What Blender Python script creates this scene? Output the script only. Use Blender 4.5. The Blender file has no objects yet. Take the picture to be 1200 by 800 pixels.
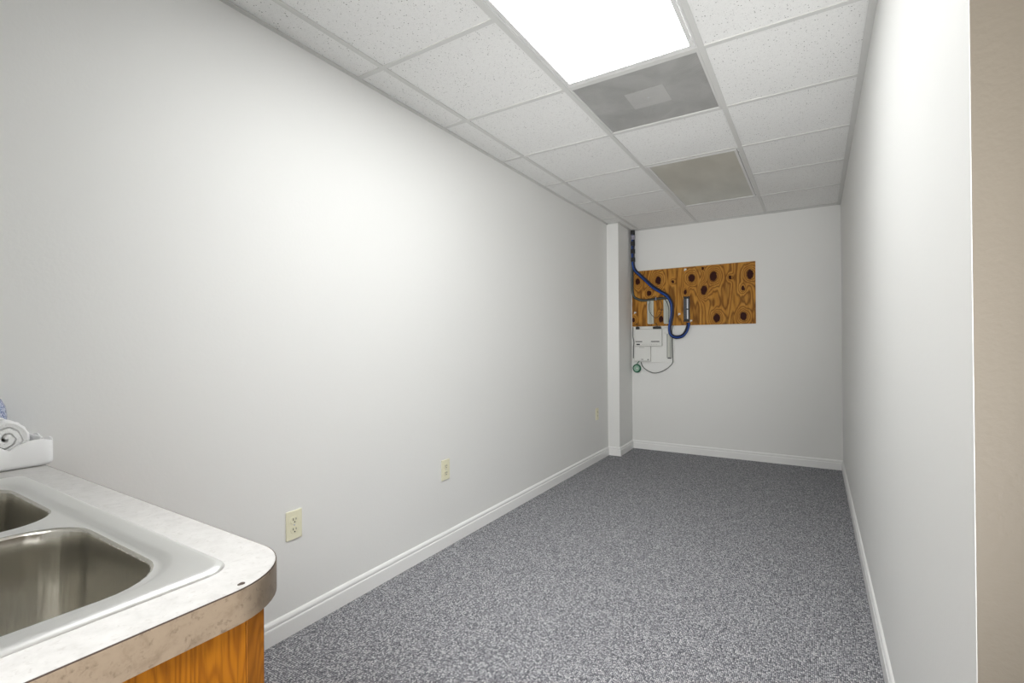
import bpy, bmesh, math, random
from mathutils import Vector, Matrix, noise
random.seed(7)
C = bpy.context.scene
COL = C.collection
PI = math.pi

# ------------------------------------------------------------------ camera, world, exposure
CH = 1.1487
F_PX, YAW, PIT, ROLL = 570.52, 0.55766, 0.00503, 0.00730
cs, sn = math.cos(YAW), math.sin(YAW)
r0 = Vector((cs, sn, 0)); f0 = Vector((-sn, cs, 0)); z0 = Vector((0, 0, 1))
Fv = f0 * math.cos(PIT) + z0 * math.sin(PIT)
U0 = -f0 * math.sin(PIT) + z0 * math.cos(PIT)
Rv = r0 * math.cos(ROLL) - U0 * math.sin(ROLL)
Uv = r0 * math.sin(ROLL) + U0 * math.cos(ROLL)
cam_d = bpy.data.cameras.new('camera'); cam = bpy.data.objects.new('camera', cam_d); COL.objects.link(cam)
cam_d.sensor_width = 36; cam_d.lens = F_PX * 36 / 1200; cam_d.clip_start = 0.02
M = Matrix(((Rv.x, Uv.x, -Fv.x, 0), (Rv.y, Uv.y, -Fv.y, 0), (Rv.z, Uv.z, -Fv.z, CH), (0, 0, 0, 1)))
cam.matrix_world = M
C.camera = cam
w = bpy.data.worlds.new('world'); C.world = w; w.use_nodes = True
w.node_tree.nodes['Background'].inputs[0].default_value = (0.9, 0.95, 1, 1)
w.node_tree.nodes['Background'].inputs[1].default_value = 0.0
C.view_settings.view_transform = 'Standard'; C.view_settings.look = 'None'
C.view_settings.gamma = 1; C.view_settings.exposure = 1.91
C.view_settings.use_curve_mapping = False
LAMP = 3.1          # radiance of the lit troffer in the room
LAMP_FILL = 0.8    # radiance of the unseen lobby troffers added as fill
def area(name, loc, rot, sx, sy, power, col=(1, 1, 1)):
    d = bpy.data.lights.new(name, 'AREA'); d.shape = 'RECTANGLE'; d.size = sx; d.size_y = sy; d.energy = power; d.color = col
    o = bpy.data.objects.new(name, d); COL.objects.link(o); o.location = loc; o.rotation_euler = rot
    return o
# unseen area fill added behind the camera; no glazing stands there
area('lobby_fill_panel', (0.6, -3.1, 1.2), (PI / 2 + 0.12, 0, 0), 2.0, 2.0, 22, (1.0, 0.99, 0.97))
# unseen spots added behind the camera to brighten the ceiling and left wall
def fill_spot(name, loc, aim, power, cone, size=0.2):
    d = bpy.data.lights.new(name, 'SPOT'); d.energy = power; d.spot_size = math.radians(cone); d.spot_blend = 1.0; d.shadow_soft_size = size
    o = bpy.data.objects.new(name, d); COL.objects.link(o); o.location = loc
    o.rotation_euler = (Vector(aim) - Vector(loc)).to_track_quat('-Z', 'Y').to_euler()
fill_spot('fill_far', (0.14, -1.0, 0.35), (-1.0, 4.3, 2.3), 60, 46)
fill_spot('fill_ceiling', (-0.15, -0.55, 0.5), (-0.45, 1.7, 2.37), 30, 66)
fill_spot('fill_left_wall', (0.10, -1.0, 2.05), (-1.80, 1.05, 0.75), 76, 92, 0.4)

# ------------------------------------------------------------------ materials
def mat(name, col=(0.8, 0.8, 0.8), rough=0.5, metal=0.0, spec=0.5, **kw):
    m = bpy.data.materials.new(name); m.use_nodes = True
    b = m.node_tree.nodes['Principled BSDF']
    b.inputs['Base Color'].default_value = (*col, 1); b.inputs['Roughness'].default_value = rough
    b.inputs['Metallic'].default_value = metal; b.inputs['Specular IOR Level'].default_value = spec
    for k, v in kw.items(): b.inputs[k].default_value = v
    return m

class NT:
    def __init__(s, m): s.t = m.node_tree; s.n = s.t.nodes; s.l = s.t.links; s.b = s.n['Principled BSDF']
    def pos(s, scale=None, obj=False):
        if obj: o = s.n.new('ShaderNodeTexCoord').outputs['Object']
        else: o = s.n.new('ShaderNodeNewGeometry').outputs['Position']
        if scale:
            v = s.n.new('ShaderNodeVectorMath'); v.operation = 'MULTIPLY'; v.inputs[1].default_value = scale
            s.l.new(o, v.inputs[0]); o = v.outputs[0]
        return o
    def noise(s, vec, scale=1, detail=2, rough=0.5, out='Fac', dist=0):
        n = s.n.new('ShaderNodeTexNoise'); n.inputs['Scale'].default_value = scale; n.inputs['Detail'].default_value = detail
        n.inputs['Roughness'].default_value = rough; n.inputs['Distortion'].default_value = dist
        s.l.new(vec, n.inputs['Vector']); return n.outputs[out]
    def voro(s, vec, scale=1, feature='F1', rand=1, out='Distance'):
        n = s.n.new('ShaderNodeTexVoronoi'); n.feature = feature; n.inputs['Scale'].default_value = scale
        n.inputs['Randomness'].default_value = rand; s.l.new(vec, n.inputs['Vector']); return n.outputs[out]
    def math(s, op, a, b=None, clamp=False):
        n = s.n.new('ShaderNodeMath'); n.operation = op; n.use_clamp = clamp
        for i, v in enumerate((a, b)):
            if v is None: continue
            if isinstance(v, (int, float)): n.inputs[i].default_value = v
            else: s.l.new(v, n.inputs[i])
        return n.outputs[0]
    def ramp(s, fac, stops, interp='LINEAR'):
        n = s.n.new('ShaderNodeValToRGB'); n.color_ramp.interpolation = interp
        e = n.color_ramp.elements
        while len(e) < len(stops): e.new(0.5)
        for i, (p, c) in enumerate(stops):
            e[i].position = p; e[i].color = (*c, 1) if len(c) == 3 else c
        s.l.new(fac, n.inputs[0]); return n.outputs[0]
    def mix(s, fac, a, b, mode='MIX'):
        n = s.n.new('ShaderNodeMix'); n.data_type = 'RGBA'; n.blend_type = mode
        for i, v in ((0, fac), (6, a), (7, b)):
            if isinstance(v, (int, float)): n.inputs[i].default_value = v
            elif isinstance(v, tuple): n.inputs[i].default_value = (*v, 1)
            else: s.l.new(v, n.inputs[i])
        return n.outputs[2]
    def color(s, o): s.l.new(o, s.b.inputs['Base Color'])
    def bump(s, h, strength=0.3, dist=0.001):
        n = s.n.new('ShaderNodeBump'); n.inputs['Strength'].default_value = strength; n.inputs['Distance'].default_value = dist
        s.l.new(h, n.inputs['Height']); s.l.new(n.outputs[0], s.b.inputs['Normal'])

def paint(name, col, rough=0.5, bs=0.35):
    m = mat(name, col, rough, spec=0.3); t = NT(m); p = t.pos()
    n1 = t.noise(p, 90, 3, 0.55); n2 = t.noise(p, 1.3, 2)
    t.color(t.mix(t.math('MULTIPLY', n2, 0.5), tuple(c * 0.985 for c in col), tuple(min(1, c * 1.015) for c in col)))
    t.bump(n1, bs, 0.0015); return m
MWALL = paint('wall_paint_pale_grey', (0.815, 0.815, 0.795), 0.6, 0.25)
MBEIGE = paint('wall_paint_beige', (0.205, 0.178, 0.140), 0.5, 0.5)
MTRIM = paint('trim_white_semi_gloss', (0.89, 0.89, 0.875), 0.3, 0.08)
MGRID = mat('grid_painted_steel', (0.66, 0.66, 0.64), 0.4)
MFRAME = mat('troffer_frame_white', (0.72, 0.72, 0.71), 0.4)
MDARK = mat('dark_gap', (0.03, 0.03, 0.03), 0.8)

def tile_mat():
    m = mat('mineral_fibre_tile', (0.78, 0.78, 0.76), 0.9, spec=0.2); t = NT(m); p = t.pos((1, 1, 0.0))
    v = t.voro(p, 105, rand=1); vc = t.voro(p, 105, rand=1, out='Color')
    sep = t.n.new('ShaderNodeSeparateColor'); t.l.new(vc, sep.inputs[0])
    rad = t.math('MULTIPLY', t.math('POWER', sep.outputs[0], 1.5), 0.26)
    dot = t.math('LESS_THAN', v, rad)
    v2 = t.voro(p, 260, rand=1); vc2 = t.voro(p, 260, rand=1, out='Color')
    s2 = t.n.new('ShaderNodeSeparateColor'); t.l.new(vc2, s2.inputs[0])
    dot2 = t.math('LESS_THAN', v2, t.math('MULTIPLY', t.math('POWER', s2.outputs[1], 1.6), 0.24))
    d = t.math('MAXIMUM', dot, dot2)
    n = t.noise(p, 60, 4, 0.6)
    base = t.mix(n, (0.80, 0.80, 0.785), (0.90, 0.90, 0.885))
    t.color(t.mix(t.math('MULTIPLY', d, 0.75), base, (0.16, 0.155, 0.14)))
    h = t.math('SUBTRACT', t.math('MULTIPLY', n, 0.4), d); t.bump(h, 0.35, 0.0015); return m
MTILE = tile_mat()

def carpet_mat():
    m = mat('loop_pile_carpet', (0.2, 0.2, 0.22), 1.0, spec=0.05); t = NT(m)
    p = t.pos((1 / 0.0060, 1 / 0.0072, 0))
    v = t.voro(p, 1, rand=0.45); c = t.voro(p, 1, rand=0.45, out='Color')
    s = t.n.new('ShaderNodeSeparateColor'); t.l.new(c, s.inputs[0])
    val = t.math('ADD', t.math('MULTIPLY', s.outputs[0], 0.75), t.math('MULTIPLY', t.noise(t.pos((260, 260, 0)), 1, 2), 0.35))
    big = t.noise(t.pos((2.2, 2.2, 0)), 1, 3, 0.55)
    colr = t.ramp(val, [(0.05, (0.20, 0.202, 0.218)), (0.45, (0.40, 0.402, 0.420)), (0.8, (0.60, 0.60, 0.615)), (1.0, (0.80, 0.795, 0.79))])
    gap = t.ramp(v, [(0.33, (1, 1, 1)), (0.62, (0.22, 0.22, 0.25))])
    o = t.mix(1.0, colr, gap, 'MULTIPLY')
    o = t.mix(t.math('MULTIPLY', big, 0.18), o, (0.30, 0.30, 0.31))
    t.color(o); t.bump(t.math('MULTIPLY', v, -1), 0.6, 0.004); return m
MCARPET = carpet_mat()

def laminate(name, a, b, c, rough):
    m = mat(name, a, rough, spec=0.5); t = NT(m); p = t.pos()
    n1 = t.noise(p, 48, 4, 0.65, dist=0.3); n2 = t.noise(p, 130, 3, 0.6, dist=0.3)
    o = t.ramp(n1, [(0.30, b), (0.50, a), (0.72, tuple(min(1, x * 1.08) for x in a))])
    o = t.mix(t.ramp(n2, [(0.58, (0, 0, 0)), (0.72, (0.6, 0.6, 0.6))]), o, c)
    t.color(o); return m
MLAM = laminate('stone_pattern_laminate_top', (0.50, 0.49, 0.475), (0.455, 0.445, 0.43), (0.36, 0.34, 0.32), 0.42)
MLAME = laminate('stone_pattern_laminate_edge', (0.255, 0.197, 0.140), (0.185, 0.136, 0.094), (0.10, 0.067, 0.046), 0.4)
MSEAM = mat('laminate_core_line', (0.06, 0.04, 0.03), 0.7)

def oak(name, base, dark):
    m = mat(name, base, 0.35, spec=0.35); t = NT(m)
    n1 = t.noise(t.pos((1, 1, 0.05)), 90, 4, 0.6); n2 = t.noise(t.pos((1, 1, 0.03)), 330, 3, 0.65)
    ph = t.math('ADD', t.math('MULTIPLY', t.noise(t.pos((1, 1, 0.13)), 16, 2, 0.4), 170), t.math('MULTIPLY', n1, 2))
    wv = t.math('ADD', t.math('MULTIPLY', t.math('SINE', ph), 0.5), 0.5)
    o = t.ramp(n1, [(0.25, tuple(0.65 * x + 0.35 * y for x, y in zip(base, dark))), (0.55, base), (0.8, tuple(min(1, x * 1.25) for x in base))])
    o = t.mix(t.math('MULTIPLY', t.math('POWER', wv, 2.0), 0.6), o, dark)
    o = t.mix(t.ramp(n2, [(0.52, (0, 0, 0)), (0.72, (0.55, 0.55, 0.55))]), o, tuple(x * 0.6 for x in dark))
    t.color(o); t.bump(n2, 0.1, 0.0005); return m
MOAK = oak('honey_oak_panel', (0.35, 0.125, 0.007), (0.17, 0.050, 0.003))
MOAKD = oak('honey_oak_stile', (0.22, 0.077, 0.006), (0.12, 0.038, 0.003))

def steel():
    m = mat('brushed_stainless', (0.62, 0.60, 0.55), 0.25, 1.0); t = NT(m)
    n = t.noise(t.pos((3, 3, 900)), 1, 2, 0.5); n2 = t.noise(t.pos((42, 42, 1.5)), 1, 2, 0.5)
    r = t.math('ADD', t.math('MULTIPLY', n, 0.05), 0.21); t.l.new(r, t.b.inputs['Roughness'])
    t.bump(n2, 0.8, 0.004)
    t.b.inputs['Anisotropic'].default_value = 0.6
    tg = t.n.new('ShaderNodeTangent'); tg.direction_type = 'RADIAL'; tg.axis = 'Z'
    t.l.new(tg.outputs[0], t.b.inputs['Tangent']); return m
MSTEEL = steel()
def steel_flat():
    m = mat('satin_stainless_deck', (0.80, 0.80, 0.785), 0.36, 1.0); t = NT(m)
    n = t.noise(t.pos((18, 700, 18)), 1, 3, 0.6)
    r = t.math('ADD', t.math('MULTIPLY', n, 0.12), 0.33); t.l.new(r, t.b.inputs['Roughness'])
    t.bump(n, 0.03, 0.0005); return m
MDECK = steel_flat()

KNOTS = [(-1.64, 1.817, .019), (-1.421, 1.812, .023), (-1.265, 1.79, .009), (-1.518, 1.682, .017), (-1.078, 1.813, .023),
         (-0.866, 1.814, .026), (-0.959, 1.68, .023), (-0.971, 1.903, .009), (-0.712, 1.791, .011), (-0.536, 1.808, .023),
         (-0.598, 1.674, .013), (-0.84, 1.394, .023), (-0.596, 1.4, .023), (-1.141, 1.674, .011), (-1.391, 1.401, .019), (-1.692, 1.4, .013)]
def ply_mat():
    m = mat('knotty_plywood', (0.5, 0.28, 0.09), 0.6, spec=0.15); t = NT(m); P = t.pos()
    sp = t.n.new('ShaderNodeSeparateXYZ'); t.l.new(P, sp.inputs[0]); x, z = sp.outputs[0], sp.outputs[2]
    field = None; core = None; halo = None
    for kx, kz, r in KNOTS:
        dx = t.math('SUBTRACT', x, kx); dz = t.math('MULTIPLY', t.math('SUBTRACT', z, kz), 0.72)
        d2 = t.math('ADD', t.math('MULTIPLY', dx, dx), t.math('MULTIPLY', dz, dz))
        R = r * 2.5
        g = t.math('EXPONENT', t.math('MULTIPLY', d2, -1 / (R * R)))
        g1 = t.math('MULTIPLY', g, r / 0.023 * 1.0)
        d = t.math('SQRT', d2)
        c = t.math('SUBTRACT', 1.0, t.math('MULTIPLY', t.math('ADD', d, t.math('MULTIPLY', t.math('SUBTRACT', t.noise(P, 28, 3, 0.6), 0.5), 0.03)), 1 / (r * 1.75)), True)
        field = g1 if field is None else t.math('ADD', field, g1)
        core = c if core is None else t.math('MAXIMUM', core, c)
    vec = t.pos((2.6, 1, 0.40))
    n1 = t.noise(vec, 3.2, 2, 0.5); n2 = t.noise(t.pos((9, 1, 1.6)), 3.0, 3, 0.55)
    fine = t.noise(t.pos((150, 1, 7)), 1.0, 3, 0.6)
    ph = t.math('ADD', t.math('ADD', t.math('MULTIPLY', x, 5.0), t.math('MULTIPLY', n1, 4.0)), t.math('MULTIPLY', field, 3.2))
    ph = t.math('ADD', ph, t.math('MULTIPLY', n2, 0.5))
    wv = t.math('SINE', t.math('MULTIPLY', ph, 11.0))
    wv = t.math('ADD', t.math('MULTIPLY', wv, 0.5), 0.5)
    wv = t.math('POWER', wv, 2.2)
    base = t.ramp(t.math('ADD', t.math('MULTIPLY', fine, 0.5), t.math('MULTIPLY', n2, 0.5)),
                  [(0.3, (0.36, 0.150, 0.024)), (0.5, (0.50, 0.232, 0.040)), (0.7, (0.62, 0.32, 0.07))])
    o = t.mix(t.math('MULTIPLY', wv, 0.78), base, (0.13, 0.045, 0.009))
    o = t.mix(t.math('MULTIPLY', t.math('POWER', field, 1.5), 0.35, True), o, (0.17, 0.055, 0.010))
    cn = t.math('MULTIPLY', core, t.math('ADD', 1.6, t.noise(t.pos((60, 1, 60)), 1, 2)), True)
    o = t.mix(t.ramp(cn, [(0.25, (0, 0, 0)), (0.7, (1, 1, 1))]), o, (0.035, 0.006, 0.003))
    t.color(o); t.bump(fine, 0.1, 0.0005); return m
MPLY = ply_mat()
MPLYE = mat('plywood_edge_pale', (0.62, 0.52, 0.36), 0.7)

def terry(name, col):
    m = mat(name, col, 0.95, spec=0.1); t = NT(m)
    n = t.noise(t.pos(), 300, 3, 0.7); n2 = t.noise(t.pos(), 70, 3)
    m.node_tree.nodes['Principled BSDF'].inputs['Sheen Weight'].default_value = 0.3
    t.bump(t.math('ADD', n, t.math('MULTIPLY', n2, 0.7)), 0.7, 0.004); return m
MTOWEL = terry('white_terry_cotton', (0.93, 0.93, 0.925))
MTRAY = mat('white_enamel', (0.88, 0.88, 0.88), 0.3)
def china():
    m = mat('blue_white_china', (0.8, 0.82, 0.86), 0.2); t = NT(m); p = t.pos()
    n = t.noise(p, 65, 3, 0.6, dist=2.5); n2 = t.voro(p, 120)
    a = t.ramp(t.math('ABSOLUTE', t.math('SINE', t.math('MULTIPLY', n, 26))), [(0.45, (0.012, 0.025, 0.15)), (0.68, (0.16, 0.24, 0.52)), (0.85, (0.70, 0.75, 0.85))])
    t.color(t.mix(t.ramp(n2, [(0.2, (0.5, 0.5, 0.5)), (0.4, (0, 0, 0))]), a, (0.02, 0.04, 0.18))); return m
MCHINA = china()
MIVORY = mat('ivory_plastic', (0.84, 0.81, 0.61), 0.35)
MIVORY2 = mat('ivory_receptacle', (0.82, 0.79, 0.59), 0.3)
MSLOT = mat('slot_black', (0.02, 0.018, 0.012), 0.6)
MBLUE = mat('blue_cable_jacket', (0.009, 0.065, 0.33), 0.4)
MNAVY = mat('navy_cable_jacket', (0.006, 0.010, 0.035), 0.4)
MBLACK = mat('black_cable_jacket', (0.012, 0.013, 0.012), 0.45)
MOLIVE = mat('dark_green_cable_jacket', (0.03, 0.045, 0.03), 0.5)
MGREY = mat('grey_cable_jacket', (0.10, 0.11, 0.10), 0.5)
MGREEN = mat('green_wire_jacket', (0.012, 0.13, 0.065), 0.4)
MPALEG = mat('pale_green_wire_jacket', (0.42, 0.62, 0.50), 0.5)
MWHITEP = mat('white_plastic', (0.74, 0.74, 0.71), 0.4)
MBOARD = mat('white_backboard', (0.80, 0.80, 0.77), 0.5)
MBLK = mat('block_off_white', (0.60, 0.61, 0.55), 0.5)
MBLKD = mat('block_contact_grey', (0.22, 0.24, 0.20), 0.4, 0.3)
MSTRIP = mat('grey_plastic', (0.42, 0.43, 0.40), 0.5)
MBP = mat('black_plastic', (0.015, 0.016, 0.018), 0.4)
MSILV = mat('silver_label', (0.62, 0.63, 0.66), 0.35, 0.3)
MTIE = mat('silver_wrap', (0.35, 0.34, 0.42), 0.35, 0.4)
def emis(name, s, tint=(1, 1, 1)):
    m = mat(name, (0.8, 0.8, 0.8), 0.4); b = m.node_tree.nodes['Principled BSDF']
    b.inputs['Emission Color'].default_value = (*tint, 1); b.inputs['Emission Strength'].default_value = s
    return m
MLIT = emis('lit_acrylic_lens', LAMP, (0.985, 1.0, 1.0))
t_ = NT(MLIT); n_ = t_.noise(t_.pos(), 5, 2)
t_.l.new(t_.math('MULTIPLY', t_.math('ADD', t_.math('MULTIPLY', n_, 0.3), 0.85), LAMP), t_.b.inputs['Emission Strength'])
MLIT_FILL = emis('lobby_fill_lens', LAMP_FILL, (1, 0.985, 0.95))
def lens_off():
    m = mat('unlit_smoky_lens', (0.26, 0.255, 0.24), 0.28); t = NT(m)
    n = t.noise(t.pos((3, 1.2, 0)), 1.6, 3, 0.5)
    t.color(t.ramp(n, [(0.3, (0.44, 0.44, 0.385)), (0.7, (0.56, 0.56, 0.50))]))
    t.bump(t.voro(t.pos(), 300, rand=0.2), 0.15, 0.001); return m
MLENS = lens_off()
def perf(name, a, b):
    m = mat(name, a, 0.5, 0.0); t = NT(m); p = t.pos((1, 1, 0))
    n = t.noise(p, 5.5, 4, 0.6, dist=0.8); v = t.voro(p, 240, rand=0.0)
    o = t.ramp(n, [(0.32, b), (0.62, a)])
    o = t.mix(t.ramp(v, [(0.22, (0.55, 0.55, 0.55)), (0.36, (0, 0, 0))]), o, (0.02, 0.02, 0.02))
    t.color(o); t.bump(v, 0.3, 0.001); return m
MPERF = perf('perforated_grey_steel', (0.48, 0.48, 0.465), (0.385, 0.385, 0.37))
MPERF2 = perf('perforated_centre_steel', (0.57, 0.57, 0.55), (0.52, 0.52, 0.505))

# ------------------------------------------------------------------ mesh helpers
def box(bm, x0, x1, y0, y1, z0, z1, bev=0.0):
    r = bmesh.ops.create_cube(bm, size=1)
    bmesh.ops.scale(bm, vec=(x1 - x0, y1 - y0, z1 - z0), verts=r['verts'])
    bmesh.ops.translate(bm, vec=((x0 + x1) / 2, (y0 + y1) / 2, (z0 + z1) / 2), verts=r['verts'])
    if bev > 0:
        es = list({e for v in r['verts'] for e in v.link_edges})
        bmesh.ops.bevel(bm, geom=es, offset=bev, segments=2, profile=0.5, affect='EDGES')
def prism(bm, pts, z0, z1):          # vertical prism of an xy outline
    a = [bm.verts.new((x, y, z0)) for x, y in pts]; b = [bm.verts.new((x, y, z1)) for x, y in pts]
    n = len(pts); bm.faces.new(a[::-1]); bm.faces.new(b)
    for i in range(n): bm.faces.new((a[i], a[(i + 1) % n], b[(i + 1) % n], b[i]))
def loft(bm, rings, close=True, cap0=False, cap1=False):
    R = [[bm.verts.new(p) for p in ring] for ring in rings]; n = len(R[0])
    for a, b in zip(R, R[1:]):
        for i in range(n if close else n - 1):
            bm.faces.new((a[i], a[(i + 1) % n], b[(i + 1) % n], b[i]))
    if cap0: bm.faces.new(R[0][::-1])
    if cap1: bm.faces.new(R[-1])
    return R
def cyl(bm, c, r, h, axis='z', n=20, r2=None):
    r2 = r if r2 is None else r2; rings = []
    for rr, t in ((r, 0), (r2, h)):
        ring = []
        for i in range(n):
            a = 2 * PI * i / n; u, v = rr * math.cos(a), rr * math.sin(a)
            ring.append({'z': (c[0] + u, c[1] + v, c[2] + t), 'y': (c[0] + u, c[1] + t, c[2] + v), 'x': (c[0] + t, c[1] + u, c[2] + v)}[axis])
        rings.append(ring)
    loft(bm, rings, cap0=True, cap1=True)
def smooth_path(pts, seg=8):
    P = [Vector(p) for p in pts]; out = []
    for i in range(len(P) - 1):
        p0 = P[max(i - 1, 0)]; p1 = P[i]; p2 = P[i + 1]; p3 = P[min(i + 2, len(P) - 1)]
        for k in range(seg):
            t = k / seg
            out.append(0.5 * ((2 * p1) + (-p0 + p2) * t + (2 * p0 - 5 * p1 + 4 * p2 - p3) * t * t + (-p0 + 3 * p1 - 3 * p2 + p3) * t ** 3))
    out.append(P[-1]); return out
def tube(bm, pts, r, n=8, seg=8, closed=False):
    P = smooth_path(pts, seg) if seg > 1 else [Vector(p) for p in pts]
    up = Vector((0, 1, 0.01)); rings = []
    for i, p in enumerate(P):
        d = (P[min(i + 1, len(P) - 1)] - P[max(i - 1, 0)])
        if d.length < 1e-9: d = Vector((0, 0, 1))
        d.normalize(); a = d.cross(up)
        if a.length < 1e-3: a = d.cross(Vector((1, 0, 0)))
        a.normalize(); b = d.cross(a)
        rings.append([p + a * r * math.cos(2 * PI * k / n) + b * r * math.sin(2 * PI * k / n) for k in range(n)])
    loft(bm, rings, cap0=True, cap1=True)
def ring_tube(bm, c, R, r, axis='y', n=28, m=8):
    V = []
    for i in range(n):
        a = 2 * PI * i / n; row = []
        for j in range(m):
            b = 2 * PI * j / m; q = R + r * math.cos(b)
            row.append(bm.verts.new((c[0] + q * math.cos(a), c[1] + r * math.sin(b), c[2] + q * math.sin(a))))
        V.append(row)
    for i in range(n):
        for j in range(m):
            bm.faces.new((V[i][j], V[(i + 1) % n][j], V[(i + 1) % n][(j + 1) % m], V[i][(j + 1) % m]))
def obj(name, bm, m, parent=None, smooth=False, base=None):
    """links one mesh object; parts are stored relative to their thing's base"""
    me = bpy.data.meshes.new(name)
    bmesh.ops.recalc_face_normals(bm, faces=bm.faces)
    off = Vector((0, 0, 0))
    if parent is not None:
        q = parent
        while q is not None: off += Vector(q.location); q = q.parent
    if base is None and parent is None and bm.verts:
        xs = [v.co.x for v in bm.verts]; ys = [v.co.y for v in bm.verts]; zs = [v.co.z for v in bm.verts]
        base = ((min(xs) + max(xs)) / 2, (min(ys) + max(ys)) / 2, min(zs))
    bl = Vector(base) if base is not None else off
    bmesh.ops.translate(bm, vec=-bl, verts=bm.verts)
    bm.to_mesh(me); bm.free()
    o = bpy.data.objects.new(name, me); COL.objects.link(o)
    if m is not None: me.materials.append(m)
    o.location = bl - off
    if parent is not None: o.parent = parent
    if smooth:
        for p in me.polygons: p.use_smooth = True
        try: me.set_sharp_from_angle(angle=math.radians(40))
        except Exception: pass
    return o
def B(): return bmesh.new()
def tag(o, label, cat, group=None):
    o['label'] = label; o['category'] = cat
    if group: o['group'] = group
    return o
def thing(name, label, cat, loc, group=None):
    o = bpy.data.objects.new(name, None); COL.objects.link(o); o.location = loc; o.empty_display_size = 0.05
    return tag(o, label, cat, group)
def struct(name, bm, m, parent=None):
    o = obj(name, bm, m, parent); 
    if parent is None: o['kind'] = 'structure'
    return o
def dup(root, loc, label=None):
    def cp(o, par):
        c = o.copy(); COL.objects.link(c)
        if par is not None: c.parent = par
        for ch in list(o.children): cp(ch, c)
        return c
    r = cp(root, None); r.location = loc
    if label: r['label'] = label
    return r

# ------------------------------------------------------------------ setting
CEIL = 2.375; YB = 5.2445; XR = 0.200; YE = 0.984       # back wall, right wall face, end of right wall
YREAR = -0.26; XLOB0 = -0.48; XLOB1 = 3.0; YLOB = -3.2
def xl(y): return -1.774 - 0.0102 * y                    # the left wall leans a touch off square
COLX0, COLY = -1.700, 4.785                              # corner column
HW = CEIL + 0.0035

bm = B(); box(bm, -2.1, XLOB1 + 0.1, YLOB - 0.1, YB + 0.1, -0.06, 0); struct('floor', bm, MCARPET)
bm = B(); prism(bm, [(xl(YREAR - 0.1), YREAR - 0.1), (xl(YB + 0.1), YB + 0.1), (xl(YB) - 0.1, YB + 0.1), (xl(YREAR) - 0.1, YREAR - 0.1)], 0, HW); struct('wall_left', bm, MWALL)
bm = B(); box(bm, xl(YB), XR + 0.12, YB, YB + 0.1, 0, HW); struct('wall_back', bm, MWALL)
bm = B(); box(bm, XR, XR + 0.12, YE + 0.002, YB, 0, HW); struct('wall_right', bm, MWALL)
bm = B(); box(bm, XR + 0.001, XLOB1, YE, YE + 0.1, 0, HW)
struct('wall_entry', bm, MBEIGE)
bm = B(); prism(bm, [(xl(COLY), COLY), (COLX0, COLY), (-1.716, YB), (xl(YB), YB)], 0, HW); struct('wall_corner', bm, MWALL)
bm = B(); box(bm, xl(YREAR), XLOB0, YREAR - 0.1, YREAR, 0, HW); struct('wall_rear', bm, MWALL)
bm = B(); box(bm, XLOB0 - 0.1, XLOB0, YLOB, YREAR - 0.1, 0, HW); struct('wall_lobby_left', bm, MBEIGE)
bm = B(); box(bm, XLOB0 - 0.1, XLOB1 + 0.1, YLOB - 0.1, YLOB, 0, HW); struct('wall_lobby_rear', bm, MBEIGE)
bm = B(); box(bm, XLOB1, XLOB1 + 0.1, YLOB, YE + 0.1, 0, HW); struct('wall_lobby_right', bm, MBEIGE)

# baseboards: flat board, small cove and a rounded cap
BBP = [(0, 0), (0.0125, 0), (0.0125, 0.058), (0.0115, 0.062), (0.0085, 0.064), (0.0085, 0.068), (0.0105, 0.071), (0.0105, 0.078), (0.007, 0.085), (0.003, 0.088), (0, 0.089)]
def baseboard(name, p, q, nrm, m0=0, m1=0):
    """profile swept from p to q; nrm points into the room; m0/m1 mitre the ends (+ longer outside corner, - shorter inside)"""
    bm = B(); p = Vector((*p, 0)); q = Vector((*q, 0)); d = (q - p).normalized(); n = Vector((*nrm, 0)).normalized()
    rings = []
    for e, s, k in ((p, -1, m0), (q, 1, m1)):
        rings.append([e + n * (a + 0.0003) + d * s * k * a + Vector((0, 0, b + 0.0003)) for a, b in BBP])
    loft(bm, rings, close=True, cap0=True, cap1=True)
    return struct(name, bm, MTRIM)
baseboard('baseboard_left', (xl(0.37), 0.37), (xl(COLY), COLY), (1, 0.01), 0, -1)
baseboard('baseboard_corner_front', (xl(COLY), COLY), (COLX0, COLY), (0, -1), -1, 1)
baseboard('baseboard_corner_side', (COLX0, COLY), (-1.716, YB), (1, 0.03), 1, -1)
baseboard('baseboard_back', (-1.716, YB), (XR, YB), (0, -1), -1, -1)
baseboard('baseboard_right', (XR, YE + 0.02), (XR, YB), (-1, 0), 0, -1)
baseboard('baseboard_entry', (XR + 0.03, YE), (XLOB1, YE), (0, -1), 0, -1)

# ceiling grid
T = 0.6096
GX = {'A': -1.6175, 'B': -1.0165, 'C': -0.3930}
def gy(j): return 1.5304 + T * j
XS = [-2.227, -1.6175, -1.0165, -0.3930, 0.2166, 0.826, 1.436, 2.045, 2.655, 3.265]
JS = list(range(-8, 8))
lit_cells = {(2, -1), (2, 0)}; vent_cells = {(2, 1)}; off_cells = {(2, 3), (2, 4)}
lobby_cells = {(5, -4), (5, -3), (2, -6), (2, -5), (7, -1), (7, -2)}
skip = lit_cells | vent_cells | off_cells | lobby_cells
def in_room(x0, x1, y0, y1):
    out = []
    for a0, a1, b0, b1 in ((-1.83, XR + 0.02, YREAR, YB + 0.0), (XLOB0, XLOB1, YLOB, YREAR), (XR + 0.02, XLOB1, YREAR, YE + 0.0)):
        c0, c1, d0, d1 = max(x0, a0), min(x1, a1), max(y0, b0), min(y1, b1)
        if c1 - c0 > 0.01 and d1 - d0 > 0.01: out.append((c0, c1, d0, d1))
    return out
bm = B()
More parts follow.
